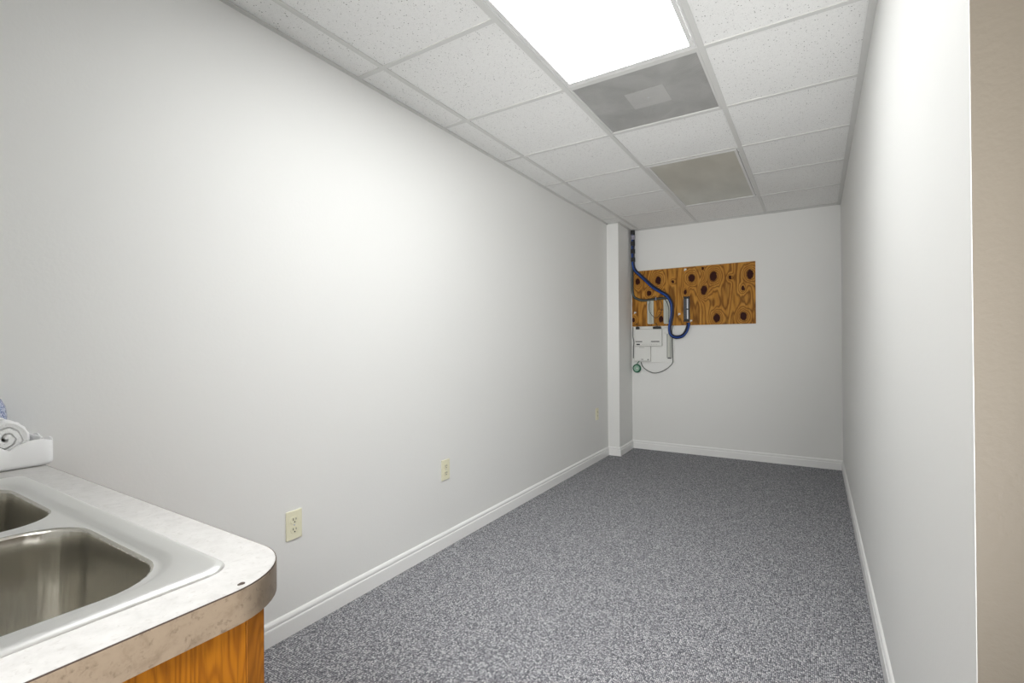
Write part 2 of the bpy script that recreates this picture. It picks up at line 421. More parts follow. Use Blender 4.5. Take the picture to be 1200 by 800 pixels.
for i in range(len(XS) - 1):
    for j in JS:
        if (i, j) in skip: continue
        for c in in_room(XS[i] + 0.002, XS[i + 1] - 0.002, gy(j) + 0.002, gy(j + 1) - 0.002):
            box(bm, c[0], c[1], c[2], c[3], CEIL + 0.0045, CEIL + 0.018)
ceiling = struct('ceiling', bm, MTILE)
bm = B(); g = 0.012
for i, x in enumerate(XS[1:-1]):
    for c in in_room(x - g, x + g, -4, 6): box(bm, c[0], c[1], c[2] , c[3], CEIL, CEIL + 0.004, 0.0006)
for j in JS:
    for i in range(len(XS) - 1):
        if (i, j) in skip and (i, j - 1) in skip and (i, j) not in vent_cells and (i, j - 1) not in vent_cells: continue
        for c in in_room(XS[i] + g, XS[i + 1] - g, gy(j) - g, gy(j) + g): box(bm, c[0], c[1], c[2], c[3], CEIL + 0.0003, CEIL + 0.004, 0.0006)
o = obj('cross_tees', bm, MGRID, ceiling)
bm = B(); a = 0.021; z = CEIL - 0.0012
def ang(pts): prism(bm, pts, z, CEIL + 0.003)
ang([(xl(YREAR), YREAR), (xl(YREAR) + a, YREAR), (xl(COLY) + a, COLY - 0.0), (xl(COLY), COLY)])
ang([(xl(COLY), COLY - 0.03), (COLX0 + 0.024, COLY - 0.03), (COLX0 + 0.024, COLY), (xl(COLY), COLY)])
ang([(COLX0, COLY - 0.0), (COLX0 + 0.024, COLY), (-1.692, YB), (-1.716, YB)])
ang([(-1.716, YB - a), (XR, YB - a), (XR, YB), (-1.716, YB)])
ang([(XR - 0.026, YE), (XR, YE), (XR, YB), (XR - 0.026, YB)])
ang([(XR, YE - a), (XLOB1, YE - a), (XLOB1, YE), (XR, YE)])
o = obj('wall_angle', bm, MGRID, ceiling)

# ------------------------------------------------------------------ ceiling fixtures
def troffer(x0, x1, y0, y1, label, lens_mat, group=None, latches=False):
    cx, cy = (x0 + x1) / 2, (y0 + y1) / 2
    t = thing('ceiling_light', label, 'ceiling light', (cx, cy, CEIL), group)
    a, b, c, d = x0 + 0.0125, x1 - 0.0125, y0 + 0.0125, y1 - 0.0125
    zf = CEIL + 0.0006
    def rim(bm, w0, w1, e0, e1, za, zb):
        X0, X1, Y0, Y1 = a + w0, b - w0, c + e0, d - e0
        box(bm, X0, a + w1, Y0, Y1, za, zb, 0.0008); box(bm, b - w1, X1, Y0, Y1, za, zb, 0.0008)
        box(bm, a + w1, b - w1, Y0, c + e1, za, zb, 0.0008); box(bm, a + w1, b - w1, d - e1, Y1, za, zb, 0.0008)
    bm = B(); rim(bm, 0.0, 0.008, 0.0, 0.008, zf, zf + 0.02); box(bm, a, b, c, d, zf + 0.06, zf + 0.062)
    box(bm, a, a + .002, c, d, zf + .02, zf + .06); box(bm, b - .002, b, c, d, zf + .02, zf + .06)
    box(bm, a, b, c, c + .002, zf + .02, zf + .06); box(bm, a, b, d - .002, d, zf + .02, zf + .06)
    obj('housing', bm, MFRAME, t)
    bm = B(); rim(bm, 0.0105, 0.027, 0.0105, 0.031, zf - 0.001, zf + 0.012); fr = obj('door_frame', bm, MFRAME, t)
    if latches:
        for yy in (c + 0.06, d - 0.06):
            bm = B(); box(bm, b - 0.009, b - 0.0015, yy - 0.012, yy + 0.012, zf - 0.003, zf - 0.0012, 0.0005)
            obj('latch', bm, MSTRIP, fr)
    bm = B(); box(bm, a + 0.0262, b - 0.0262, c + 0.0302, d - 0.0302, zf + 0.003, zf + 0.006)
    obj('diffuser', bm, lens_mat, t)
    return t
GL = 'lay-in ceiling lights'
troffer(GX['B'], GX['C'], gy(-1), gy(1), 'lit white rectangular troffer light glowing in the ceiling above the carpet', MLIT)
troffer(GX['B'], GX['C'], gy(3), gy(5), 'unlit troffer light with smoky grey lens near the back wall', MLENS, latches=True)
for (i, j, n) in ((5, -4, 'added troffer-shaped fill light in the entry lobby ceiling behind the camera'), (2, -6, 'added troffer-shaped fill light at the far end of the lobby ceiling'), (7, -2, 'added troffer-shaped fill light at the right side of the lobby ceiling')):
    troffer(XS[i], XS[i + 1], gy(j), gy(j + 2), n, MLIT_FILL)  # out-of-view lobby fixtures, put in as extra fill for the room

vt = thing('air_vent', 'square grey perforated air vent in the ceiling beside the lit troffer', 'air vent', ((GX['B'] + GX['C']) / 2, gy(1.5), CEIL))
x0, x1, y0, y1 = GX['B'] + 0.0125, GX['C'] - 0.0125, gy(1) + 0.0125, gy(2) - 0.0125
bm = B(); zf = CEIL + 0.001
box(bm, x0, x0 + .012, y0, y1, zf, zf + .02, .0006); box(bm, x1 - .012, x1, y0, y1, zf, zf + .02, .0006)
box(bm, x0 + .012, x1 - .012, y0, y0 + .008, zf, zf + .02, .0006); box(bm, x0 + .012, x1 - .012, y1 - .008, y1, zf, zf + .02, .0006)
obj('frame', bm, MGRID, vt)
bm = B(); box(bm, x0 + .0122, x1 - .0122, y0 + .0082, y1 - .0082, zf + 0.004, zf + 0.006); pf = obj('perforated_face', bm, MPERF, vt)
bm = B(); box(bm, -0.795, -0.606, 2.345, 2.52, zf + 0.002, zf + 0.0038, 0.0008); pc = obj('centre_plate', bm, MPERF2, pf)
bm = B(); cyl(bm, (-0.70, 2.43, zf + 0.0005), 0.004, 0.0015, 'z', 12); obj('screw', bm, MSILV, pf)

# ------------------------------------------------------------------ wall outlets on the left wall
def outlet(y, zc, label):
    x = xl(y)
    t = thing('wall_outlet', label, 'wall outlet', (0, 0, 0), 'duplex outlets along the left wall')
    bm = B(); box(bm, 0.0004, 0.0062, -0.035, 0.035, -0.0575, 0.0575, 0.0022); obj('cover_plate', bm, MIVORY, t)
    for s in (-1, 1):
        bm = B(); ring = []
        for k in range(28):
            a = 2 * PI * k / 28; ring.append((0.0170 * math.cos(a), max(-0.0135, min(0.0135, 0.0170 * math.sin(a)))))
        zc_ = s * 0.0195
        loft(bm, [[(0.006, u, zc_ + v) for u, v in ring], [(0.0078, u, zc_ + v) for u, v in ring], [(0.0082, u * .94, zc_ + v * .94) for u, v in ring]], cap0=True, cap1=True)
        r = obj('receptacle', bm, MIVORY2, t)
        bm = B()
        box(bm, 0.0080, 0.0090, -0.0074, -0.0050, zc_ - 0.0005, zc_ + 0.0085); box(bm, 0.0080, 0.0090, 0.0048, 0.0070, zc_ + 0.0005, zc_ + 0.0080)
        cyl(bm, (0.0080, 0, zc_ - 0.0068), 0.0028, 0.0010, 'x', 12); obj('slots', bm, MSLOT, r)
    bm = B(); cyl(bm, (0.006, 0, 0), 0.0032, 0.0012, 'x', 14); obj('screw', bm, MSILV, t)
    t.location = (x, y, zc); t.rotation_euler = (0, 0, 0.0102)
    return t
outlet(1.195, 0.430, 'ivory duplex wall outlet nearest the counter, the largest in view')
outlet(2.150, 0.437, 'ivory duplex wall outlet halfway along the left wall')
outlet(4.470, 0.459, 'small ivory wall outlet beside the corner column')

# ------------------------------------------------------------------ counter, sink, cabinet
HC = 0.860; CX, CY = -0.582, 0.408; CT = 0.041
def rrect(x0, x1, y0, y1, r, n=8, r4=None):
    """rounded rectangle, counter-clockwise from the +x,+y corner; r4 = radii for (++, -+, --, +-)"""
    rs = r4 or (r, r, r, r); out = []
    for (cx, cy, a0, rr) in ((x1 - rs[0], y1 - rs[0], 0, rs[0]), (x0 + rs[1], y1 - rs[1], PI / 2, rs[1]), (x0 + rs[2], y0 + rs[2], PI, rs[2]), (x1 - rs[3], y0 + rs[3], 1.5 * PI, rs[3])):
        for k in range(n + 1):
            a = a0 + PI / 2 * k / n; out.append((cx + rr * math.cos(a), cy + rr * math.sin(a)))
    return out
SX0, SX1, SY0, SY1 = -1.500, -0.6455, -0.205, 0.347    # sink rim
x_at = xl(CY) + 0.002
outer = rrect(x_at, CX, YREAR + 0.003, CY, 0.1, 12, (0.098, 0.0006, 0.0006, 0.0006))
hole = rrect(SX0 + 0.02, SX1 - 0.02, SY0 + 0.02, SY1 - 0.02, 0.03)
ct = thing('countertop', 'pale stone-pattern laminate countertop with a rounded corner holding the steel sink', 'countertop', (-1.15, 0.08, HC - CT))
bm = B()
def loop_edges(bm, pts, z):
    v = [bm.verts.new((x, y, z)) for x, y in pts]
    return v, [bm.edges.new((v[i], v[(i + 1) % len(v)])) for i in range(len(v))]
def plate_hole(bm, outs, ins, z0, z1):
    tops = []
    for z in (z0, z1):
        vo, eo = loop_edges(bm, outs, z); vi, ei = [], []
        E = list(eo)
        for h in ins:
            a_, b_ = loop_edges(bm, h, z); vi.append(a_); E += b_
        bmesh.ops.triangle_fill(bm, use_beauty=True, use_dissolve=False, edges=E, normal=(0, 0, 1))
        tops.append((vo, vi))
    for A_, B_ in [(tops[0][0], tops[1][0])] + list(zip(tops[0][1], tops[1][1])):
        for i in range(len(A_)): bm.faces.new((A_[i], A_[(i + 1) % len(A_)], B_[(i + 1) % len(A_)], B_[i]))
plate_hole(bm, outer, [hole], HC - 0.036, HC)
obj('laminate_top', bm, MLAM, ct)
edge_path = [p for p in outer if p[0] > x_at + 0.003]
# open strip: from the wall end of the +y side round the corner to the rear wall
edge_path = [(x_at, CY)] + [p for p in outer[:13]][::-1] + [(CX, YREAR + 0.004)]
def offset_strip(bm, path, d0, d1, z0, z1, r=0.0):
    P = [Vector((x, y, 0)) for x, y in path]; rings = []
    for i, p in enumerate(P):
        t = (P[min(i + 1, len(P) - 1)] - P[max(i - 1, 0)]).normalized(); n = Vector((-t.y, t.x, 0))
        if n.dot(p - Vector((-1.1, 0.0, 0))) < 0: n = -n
        rings.append([p + n * a + Vector((0, 0, b)) for a, b in ((d0, z0), (d1 - r, z0), (d1, z0 + r), (d1, z1 - r), (d1 - r, z1), (d0, z1))])
    loft(bm, rings, cap0=True, cap1=True)
ep = []
for a_, b_ in zip(edge_path, edge_path[1:]):
    ep.append(a_)
ep.append(edge_path[-1])
bm = B(); offset_strip(bm, ep, 0.0002, 0.0015, HC - CT, HC - 0.0016, 0.0004); obj('edge_band', bm, MLAME, ct, smooth=True)
bm = B(); offset_strip(bm, ep, 0.0002, 0.0012, HC - 0.0015, HC - 0.0002, 0.0001); obj('seam_line', bm, MSEAM, ct)
bm = B(); ring = [(-0.594 + 0.0032 * math.cos(a_) * (1 + .2 * math.sin(3 * a_)), 0.3275 + 0.0045 * math.sin(a_)) for a_ in [2 * PI * k / 14 for k in range(14)]]
prism(bm, ring, HC + 0.0001, HC + 0.0005); obj('chip', bm, MSEAM, ct)['label'] = 'small dark chip in the laminate near the rounded corner'

# sink
sk = thing('kitchen_sink', 'double-bowl stainless steel sink set into the pale laminate countertop', 'sink', ((SX0 + SX1) / 2, (SY0 + SY1) / 2, HC))
def rr3(x0, x1, y0, y1, r, z, n=8): return [(x, y, z) for x, y in rrect(x0, x1, y0, y1, r, n)]
def inset(d, z, r): return rr3(SX0 + d, SX1 - d, SY0 + d, SY1 - d, r, z)
b1 = (-1.052, -0.700, -0.098, 0.297); b2 = (-1.447, -1.092, -0.098, 0.297)
R1 = 0.075
def grow(b, d): return (b[0] - d, b[1] + d, b[2] - d, b[3] + d)
bm = B(); n_arc = 8
rim = [inset(0.000, HC + 0.0003, 0.032), inset(0.0008, HC + 0.002, 0.0312), inset(0.003, HC + 0.0040, 0.029), inset(0.0075, HC + 0.0062, 0.0245), inset(0.0105, HC + 0.0068, 0.0215), inset(0.014, HC + 0.0068, 0.018),
       ]
# flange is wide at the back (+y) and narrow elsewhere; step line follows the bowls
SX0i, SX1i, SY0i, SY1i = b2[0] - 0.012, b1[1] + 0.018, -0.115, 0.309
stepo = rr3(SX0i - 0.010, SX1i + 0.010, SY0i - 0.010, SY1i + 0.010, 0.088, HC + 0.0063)
stepm = rr3(SX0i - 0.004, SX1i + 0.004, SY0i - 0.004, SY1i + 0.004, 0.085, HC + 0.0045)
stepi = rr3(SX0i + 0.001, SX1i - 0.001, SY0i + 0.001, SY1i - 0.001, 0.081, HC + 0.0005)
stepj = rr3(SX0i + 0.006, SX1i - 0.006, SY0i + 0.006, SY1i - 0.006, 0.077, HC - 0.0008)
loft(bm, rim + [stepo, stepm, stepi, stepj])
v0, e0 = loop_edges(bm, [(x, y) for x, y, z in stepj], HC - 0.0008)
E = list(e0); lips = []
for b in (b1, b2):
    v, e = loop_edges(bm, rrect(*grow(b, 0.0045), R1 + 0.004), HC - 0.0008); E += e; lips.append(b)
bmesh.ops.triangle_fill(bm, use_beauty=True, use_dissolve=False, edges=E, normal=(0, 0, 1))
bmesh.ops.remove_doubles(bm, verts=bm.verts, dist=0.0001)
obj('deck', bm, MDECK, sk, smooth=True)
for b in (b1, b2):
    bm = B(); prof = [(-0.0045, -0.0008), (-0.0025, -0.0012), (-0.0010, -0.0025), (0.0, -0.006), (0.002, -0.03), (0.006, -0.10), (0.010, -0.140), (0.014, -0.158), (0.022, -0.170), (0.036, -0.177), (0.06, -0.180)]
    rings = []
    for d, z in prof:
        q = grow(b, -d); rings.append(rr3(*q, max(R1 - d * 0.5, 0.02), HC + z))
    cx, cy = (b[0] + b[1]) / 2, (b[2] + b[3]) / 2
    dr = []
    for (x, y, z) in rings[-1]:
        v = Vector((x - cx, y - cy, 0)); v.normalize(); dr.append((cx + v.x * 0.045, cy + v.y * 0.045, HC - 0.183))
    rings.append(dr)
    loft(bm, rings); bw = obj('bowl', bm, MSTEEL, sk, smooth=True)
    bm = B(); n = 28
    prof = [(0.0455, -0.1835), (0.045, -0.1815), (0.040, -0.1815), (0.036, -0.187), (0.026, -0.193), (0.0, -0.193)]
    loft(bm, [[(cx + max(r, 0.0005) * math.cos(2 * PI * k / n), cy + max(r, 0.0005) * math.sin(2 * PI * k / n), HC + z) for k in range(n)] for r, z in prof])
    obj('drain', bm, MDECK, bw, smooth=True)

# base cabinet
KB = HC - CT
cb = thing('base_cabinet', 'honey oak base cabinet under the pale laminate countertop', 'cabinet', (-1.15, 0.05, 0))
XE = -0.602; YF = 0.361
bm = B(); box(bm, XE - 0.018, XE, YREAR + 0.004, 0.3375, 0.0005, KB - 0.0005, 0.0006); obj('end_panel', bm, MOAK, cb)
bm = B(); box(bm, XE - 0.04, XE + 0.0004, 0.338, YF, 0.0005, KB - 0.0005, 0.001)
box(bm, xl(YF) + 0.016, xl(YF) + 0.05, 0.338, YF, 0.10, KB - 0.0005, 0.001)
box(bm, xl(YF) + 0.05, XE - 0.04, 0.338, YF, KB - 0.05, KB - 0.0005, 0.001); box(bm, xl(YF) + 0.05, XE - 0.04, 0.338, YF, 0.10, 0.14, 0.001)
box(bm, -1.205, -1.165, 0.338, YF, 0.14, KB - 0.05, 0.001)
obj('face_frame', bm, MOAKD, cb)
for k, (a_, b_) in enumerate(((-1.73, -1.195), (-1.175, -0.645))):
    bm = B(); y0 = YF + 0.0005
    box(bm, a_, b_, y0, y0 + 0.010, 0.12, KB - 0.04, 0.001)
    for q in ((a_, a_ + 0.055, 0.12, KB - 0.04), (b_ - 0.055, b_, 0.12, KB - 0.04), (a_ + 0.055, b_ - 0.055, 0.12, 0.175), (a_ + 0.055, b_ - 0.055, KB - 0.095, KB - 0.04)):
        box(bm, q[0], q[1], y0 + 0.0101, y0 + 0.019, q[2], q[3], 0.0012)
    d = obj('door', bm, MOAK, cb)
    bm = B(); hx = b_ - 0.03 if k == 0 else a_ + 0.03
    cyl(bm, (hx, y0 + 0.019, KB - 0.12), 0.006, 0.014, 'y', 14); cyl(bm, (hx, y0 + 0.033, KB - 0.12), 0.013, 0.010, 'y', 18, 0.010)
    obj('knob', bm, MSILV, d, smooth=True)
bm = B(); box(bm, xl(0.3) + 0.016, XE - 0.02, 0.275, 0.287, 0.0005, 0.099); obj('toe_kick', bm, MOAKD, cb)
bm = B(); box(bm, xl(0.2) + 0.004, XE - 0.0185, YREAR + 0.004, 0.337, 0.10, 0.115); obj('bottom_shelf', bm, MOAK, cb)

# ------------------------------------------------------------------ tray with wavy rim, towels, jar
TZ = HC + 0.0006
TX1, TX0, TY1, TY0 = -1.598, -1.770, 0.424, -0.02
ty = thing('serving_tray', 'white serving tray with wavy sides on the left end of the countertop', 'tray', ((TX0 + TX1) / 2, (TY0 + TY1) / 2, TZ))
def rim_h(s):   # s runs along the side, crest at y .393, trough at .347
    c = abs(math.sin(PI * (s - 0.344) / 0.098))
    return 0.044 + 0.0215 * c ** 0.8
def tray_ring(d, fz):
    pts = []
    n = 60
    def pt(x, y, s): pts.append((x, y, fz(s)))
    path = rrect(TX0 + d, TX1 - d, TY0 + d, TY1 - d, 0.018 - min(d, .006), 6)
    full = []
    for i in range(len(path)):
        p, q = Vector(path[i]), Vector(path[(i + 1) % len(path)]); L = (q - p).length; m = max(1, int(L / 0.005))
        m = m if L > 0.01 else 1
        for k in range(m): full.append(p.lerp(q, k / m))
    return full
def tring(d, zf):
    P = tray_ring(0.0, None); cx, cy = (TX0 + TX1) / 2, (TY0 + TY1) / 2
    out = []
    for p in P:
        hx = (p.x - cx) * (1 - d / ((TX1 - TX0) / 2)) + cx; hy = (p.y - cy) * (1 - d / ((TY1 - TY0) / 2)) + cy
        s = p.y if abs(p.x - cx) > (TX1 - TX0) / 2 - 0.017 else p.x + (TY1 + 0.0) - TX1
        out.append((hx, hy, TZ + zf(s)))
    return out
bm = B()
loft(bm, [tring(0.010, lambda s: 0.0), tring(0.005, lambda s: 0.0012), tring(0.0012, lambda s: 0.005), tring(0.0, lambda s: 0.010), tring(0.0, lambda s: rim_h(s) - 0.002), tring(0.0010, lambda s: rim_h(s)),
          tring(0.0035, lambda s: rim_h(s)), tring(0.0048, lambda s: rim_h(s) - 0.002), tring(0.006, lambda s: 0.010), tring(0.009, lambda s: 0.006)], cap0=True, cap1=True)
obj('tray_body', bm, MTRAY, ty, smooth=True)

def towel_roll(cx0, cx1, cy, cz, ay, az, label, turns=2.6, th=0.0105, seed=0, squash=0.0):
    """a towel rolled into a spiral whose axis runs along x; cross-section is a thick spiral band"""
    N = 110; cen = []
    for k in range(N + 1):
        f = k / N; a_ = -2 * PI * turns * f + 2.2 + seed; rr = 0.03 + 0.97 * f ** 0.95
        yy = ay * (rr) * math.cos(a_); zz = az * rr * math.sin(a_)
        cen.append(Vector((0, yy + 0.006 * (1 - rr), zz + 0.004 * (1 - rr))))
    prof = []
    half = th / 2
    outp, inp = [], []
    for k, p in enumerate(cen):
        t = (cen[min(k + 1, N)] - cen[max(k - 1, 0)]).normalized(); n = Vector((0, -t.z, t.y))
        h = half * min(1, (min(k, N - k) + 1.2) / 4.0)
        outp.append(p + n * h); inp.append(p - n * h)
    prof = outp + inp[::-1]
    bm = B(); rings = []; L = cx1 - cx0
    xs = [0, .004, .012, .03, .06, .1, .14, L - .06, L - .03, L - .012, L - .004, L]
    xs = sorted({round(v, 4) for v in xs if 0 <= v <= L})
    for xv in xs:
        e = min(xv, L - xv); pinch = 1 - 0.045 * math.exp(-e / 0.005)
        ring = []
        for i, p in enumerate(prof):
            c = cen[i] if i < len(cen) else cen[2 * len(cen) - 1 - i]
            q = c + (p - c) * (0.55 if e < 0.001 else (0.85 if e < 0.006 else 1.0))
            nz = noise.noise(Vector((xv * 60, q.y * 90 + seed, q.z * 90))) * 0.0030
            rr = q.length; q = q * pinch * (1 + nz / max(rr, 0.012))
            # turns step out a little along the axis, like a loosely rolled towel
            dx = 0.010 * math.exp(-e / 0.02) * math.sin(q.length * 140 + seed) * (1 if xv > L / 2 else -1) * 0.15
            ring.append((cx0 + xv + dx, cy + q.y, cz + q.z))
        rings.append(ring)
    loft(bm, rings)
    for ring_i in (0, -1):
        pass
    bm.verts.ensure_lookup_table(); n = len(prof); m = len(cen)
    for base in (0, (len(xs) - 1) * n):
        for i in range(m - 1):
            a_, b_, c_, d_ = base + i, base + i + 1, base + n - 2 - i, base + n - 1 - i
            try: bm.faces.new([bm.verts[q] for q in (a_, b_, c_, d_)])
            except ValueError: pass
    o = obj('rolled_towel', bm, MTOWEL, None, smooth=True)
    tag(o, label, 'towel', 'white rolled towels in the tray'); return o
TB = TZ + 0.0068
towel_roll(-1.682, -1.6085, 0.3365, TB + 0.0622, 0.0480, 0.0530, 'large white rolled towel with its spiral end showing above the wavy tray side', turns=3.1, th=0.0158, seed=0.0)
towel_roll(-1.760, -1.612, 0.4015, TB + 0.0365, 0.0052, 0.0275, 'small white folded towel tucked into the end of the tray nearest the wall', turns=1.6, th=0.006, seed=1.3)
# jar
bm = B(); n = 40; jx, jy = -1.727, 0.322
prof = [(0.0005, 0.0), (0.024, 0.0), (0.026, 0.004), (0.031, 0.02), (0.039, 0.055), (0.0435, 0.09), (0.0445, 0.112), (0.0415, 0.135), (0.034, 0.153), (0.022, 0.166), (0.018, 0.170), (0.017, 0.176), (0.019, 0.179), (0.015, 0.179), (0.013, 0.172), (0.0005, 0.17)]
loft(bm, [[(jx + r * math.cos(2 * PI * k / n), jy + r * math.sin(2 * PI * k / n), TB + z) for k in range(n)] for r, z in prof])
tag(obj('ceramic_jar', bm, MCHINA, None, smooth=True), 'blue and white patterned ceramic jar cut off by the left edge behind the towels', 'jar')

# ------------------------------------------------------------------ plywood and communications gear on the back wall
PLX0, PLX1, PLZ0, PLZ1 = -1.706, -0.488, 1.329, 1.930
PY = YB - 0.0125                    # plywood front face
ply = thing('plywood_board', 'knotty orange plywood board mounted on the back wall', 'plywood board', ((PLX0 + PLX1) / 2, YB, PLZ0))
bm = B(); box(bm, PLX0, PLX1, PY, YB - 0.0004, PLZ0, PLZ1); pb = obj('panel', bm, MPLY, ply)
bm = B(); box(bm, PLX0, PLX1, PY - 0.0002, YB - 0.0004, PLZ1 + 0.0002, PLZ1 + 0.0042, 0.0006)
obj('top_edge', bm, MPLYE, ply)['label'] = 'pale painted top edge of the plywood'

def strands(name, label, cat, path, r, offs, mats, seg=8, extra=None):
    pts = [Vector(p) for p in path]
    t = thing(name, label, cat, (pts[0].x, pts[0].y, pts[0].z))
    for i, (a_, b_) in enumerate(offs):
        bm = B(); q = []
        for k, p in enumerate(pts):
            d = (pts[min(k + 1, len(pts) - 1)] - pts[max(k - 1, 0)]).normalized(); s = Vector((0, 1, 0)).cross(d)
            if s.length < .1: s = Vector((1, 0, 0))
            s.normalize(); tw = 0.35 * math.sin(k * 1.1 + i)
            q.append(p + s * (a_ * math.cos(tw) - b_ * math.sin(tw)) + Vector((0, -1, 0)) * (b_ * math.cos(tw) + a_ * math.sin(tw)) * 0.6)
        tube(bm, q, r, 8, seg); obj('cable', bm, mats[i % len(mats)], t, smooth=True)
    return t
YC = PY - 0.047
def V(x, z, y=None): return (x, YC if y is None else y, z)
# blue bundle: ceiling -> down the corner -> diagonal over the plywood -> down -> loop to the patch panel
hexo = [(0, 0.004), (0.0095, 0), (-0.0095, 0), (0.005, 0.010), (-0.005, 0.010), (0.005, -0.007), (-0.006, -0.006)]
bl = strands('blue_cable_bundle', 'thick bundle of blue data cables from the ceiling corner looping to the patch panel', 'cable',
    [V(-1.672, 2.372), V(-1.674, 2.25), V(-1.676, 2.10), V(-1.672, 1.985), V(-1.650, 1.930), V(-1.593, 1.872), V(-1.530, 1.810), V(-1.467, 1.747), V(-1.385, 1.690), V(-1.313, 1.636), V(-1.276, 1.570), V(-1.266, 1.500), V(-1.268, 1.430), V(-1.280, 1.367), V(-1.292, 1.294), V(-1.280, 1.235), V(-1.232, 1.207), V(-1.167, 1.219), V(-1.126, 1.266), V(-1.106, 1.325), V(-1.108, 1.352, PY - 0.035)],
    0.0068, [(0, 0.004), (0.0125, 0), (-0.0125, 0), (0.006, 0.012), (-0.006, 0.011)], [MBLUE, MNAVY, MNAVY, MBLUE, MNAVY])
for zz in (2.355, 2.30, 2.235, 2.15, 2.06):
    bm = B(); cyl(bm, (-1.675, YC - 0.002, zz - .03), 0.0225, 0.045, 'z', 20); obj('wrap', bm, MBP if zz != 2.30 else MTIE, bl, smooth=True)
# extra navy cables that go up the corner only
dk = strands('dark_cable_bundle', 'bundle of dark cables running down the column corner then right above the two punch-down blocks', 'cable',
    [V(-1.690, 2.372, PY - .014), V(-1.694, 2.20, PY - .014), V(-1.693, 1.95, PY - .014), V(-1.694, 1.80, PY - .014), V(-1.693, 1.71, PY - .014), V(-1.680, 1.655, PY - .014), V(-1.63, 1.622, PY - .014), V(-1.569, 1.608, PY - .014), V(-1.50, 1.612, PY - .014), V(-1.43, 1.619, PY - .014), V(-1.330, 1.624, PY - .014)],
    0.0068, [(0.007, 0.0), (-0.007, 0.002), (0.001, 0.008)], [MOLIVE, MBLACK, MGREY])
bm = B(); box(bm, -1.444, -1.436, PY - 0.030, PY - 0.0005, 1.602, 1.636, 0.002); obj('tie', bm, MTIE, dk)

def thin(name, label, pts, r, m, yy=None):
    bm = B(); tube(bm, [V(p[0], p[1], (p[2] if len(p) > 2 else (PY - 0.007 if yy is None else yy))) for p in pts], r, 7, 8)
    return tag(obj(name, bm, m, None, smooth=True), label, 'cable')
yo = PY - 0.029
thin('thin_cable', 'thin black cable hanging in a loop across the left punch-down block', [(-1.500, 1.606, PY - .031), (-1.513, 1.526, yo), (-1.494, 1.462, yo), (-1.445, 1.416, yo), (-1.393, 1.452, yo), (-1.375, 1.545, yo + .01), (-1.393, 1.606, PY - .03)], 0.0028, MBLACK)
thin('thin_cable', 'thin black cable slanting over the right punch-down block', [(-1.347, 1.612, PY - .03), (-1.320, 1.567, yo), (-1.305, 1.510, yo), (-1.304, 1.440, yo), (-1.306, 1.362, yo)], 0.0032, MBLACK)

def punch_block(x0, x1, z0, z1, label):
    t = thing('punch_down_block', label, 'terminal block', ((x0 + x1) / 2, PY, z0), 'punch-down blocks on the plywood')
    bm = B(); box(bm, x0 + .004, x1 - .004, PY - 0.018, PY - 0.0004, z0 + .006, z1 - .006, 0.002); obj('block_base', bm, MBLK, t)
    bm = B(); box(bm, x0, x1, PY - 0.006, PY - 0.0005, z0, z0 + 0.005, 0.001); obj('mounting_bracket', bm, MBLK, t)
    bm = B(); box(bm, x0, x1, PY - 0.006, PY - 0.0005, z1 - 0.005, z1, 0.001); obj('mounting_bracket', bm, MBLK, t)
    w_ = (x1 - x0 - 0.012) / 4
    for k in range(4):
        xa = x0 + .006 + w_ * k
        bm = B(); n = 25; dz = (z1 - z0 - .024) / n
        for i in range(n): box(bm, xa + w_ * .28, xa + w_ * .72, PY - 0.023, PY - 0.0182, z0 + .012 + dz * i, z0 + .012 + dz * (i + .6))
        obj('contact_row', bm, MBLKD if k in (1, 2) else MBLK, t)
    for xa in (x0, x1 - .0035):
        bm = B(); box(bm, xa, xa + .0035, PY - 0.025, PY - 0.007, z0 + .008, z1 - .008, .0008); obj('side_rail', bm, MBLK, t)
punch_block(-1.533, -1.466, 1.352, 1.606, 'off-white punch-down block on the plywood, crossed by a thin cable hanging in a loop')
punch_block(-1.360, -1.292, 1.349, 1.608, 'off-white punch-down block on the plywood, tight against the blue cable bundle')

pp = thing('patch_panel', 'narrow black and silver patch panel mounted upright on the plywood', 'patch panel', (-1.127, PY, 1.363))
bm = B(); box(bm, -1.152, -1.102, PY - 0.030, PY - 0.0004, 1.378, 1.612, 0.002); obj('panel_body', bm, MBP, pp)
bm = B(); box(bm, -1.122, -1.108, PY - 0.0325, PY - 0.0302, 1.392, 1.487, 0.0006); obj('label_strip', bm, MSILV, pp)
bm = B(); box(bm, -1.122, -1.108, PY - 0.0325, PY - 0.0302, 1.499, 1.600, 0.0006); obj('label_strip', bm, MSILV, pp)
bm = B(); box(bm, -1.1565, -1.1525, PY - 0.026, PY - 0.0005, 1.385, 1.605, 0.001); box(bm, -1.1015, -1.0975, PY - 0.026, PY - 0.0005, 1.385, 1.605, 0.001); obj('side_frame', bm, mat('dark_grey_metal', (0.12, 0.125, 0.13), 0.4), pp)
for z_ in (1.372, 1.618):
    bm = B(); box(bm, -1.158, -1.096, PY - 0.028, PY - 0.0004, z_ - 0.0055, z_ + 0.0055, 0.002)
    for xx in (-1.15, -1.127, -1.104): cyl(bm, (xx, PY - 0.034, z_), 0.006, 0.006, 'y', 12)
    obj('end_bracket', bm, MBP, pp)
bm = B()
for k in range(12): box(bm, -1.146, -1.130, PY - 0.0312, PY - 0.0302, 1.392 + k * 0.0176, 1.392 + k * 0.0176 + 0.011)
obj('port', bm, mat('port_grey', (0.10, 0.10, 0.11), 0.5), pp)

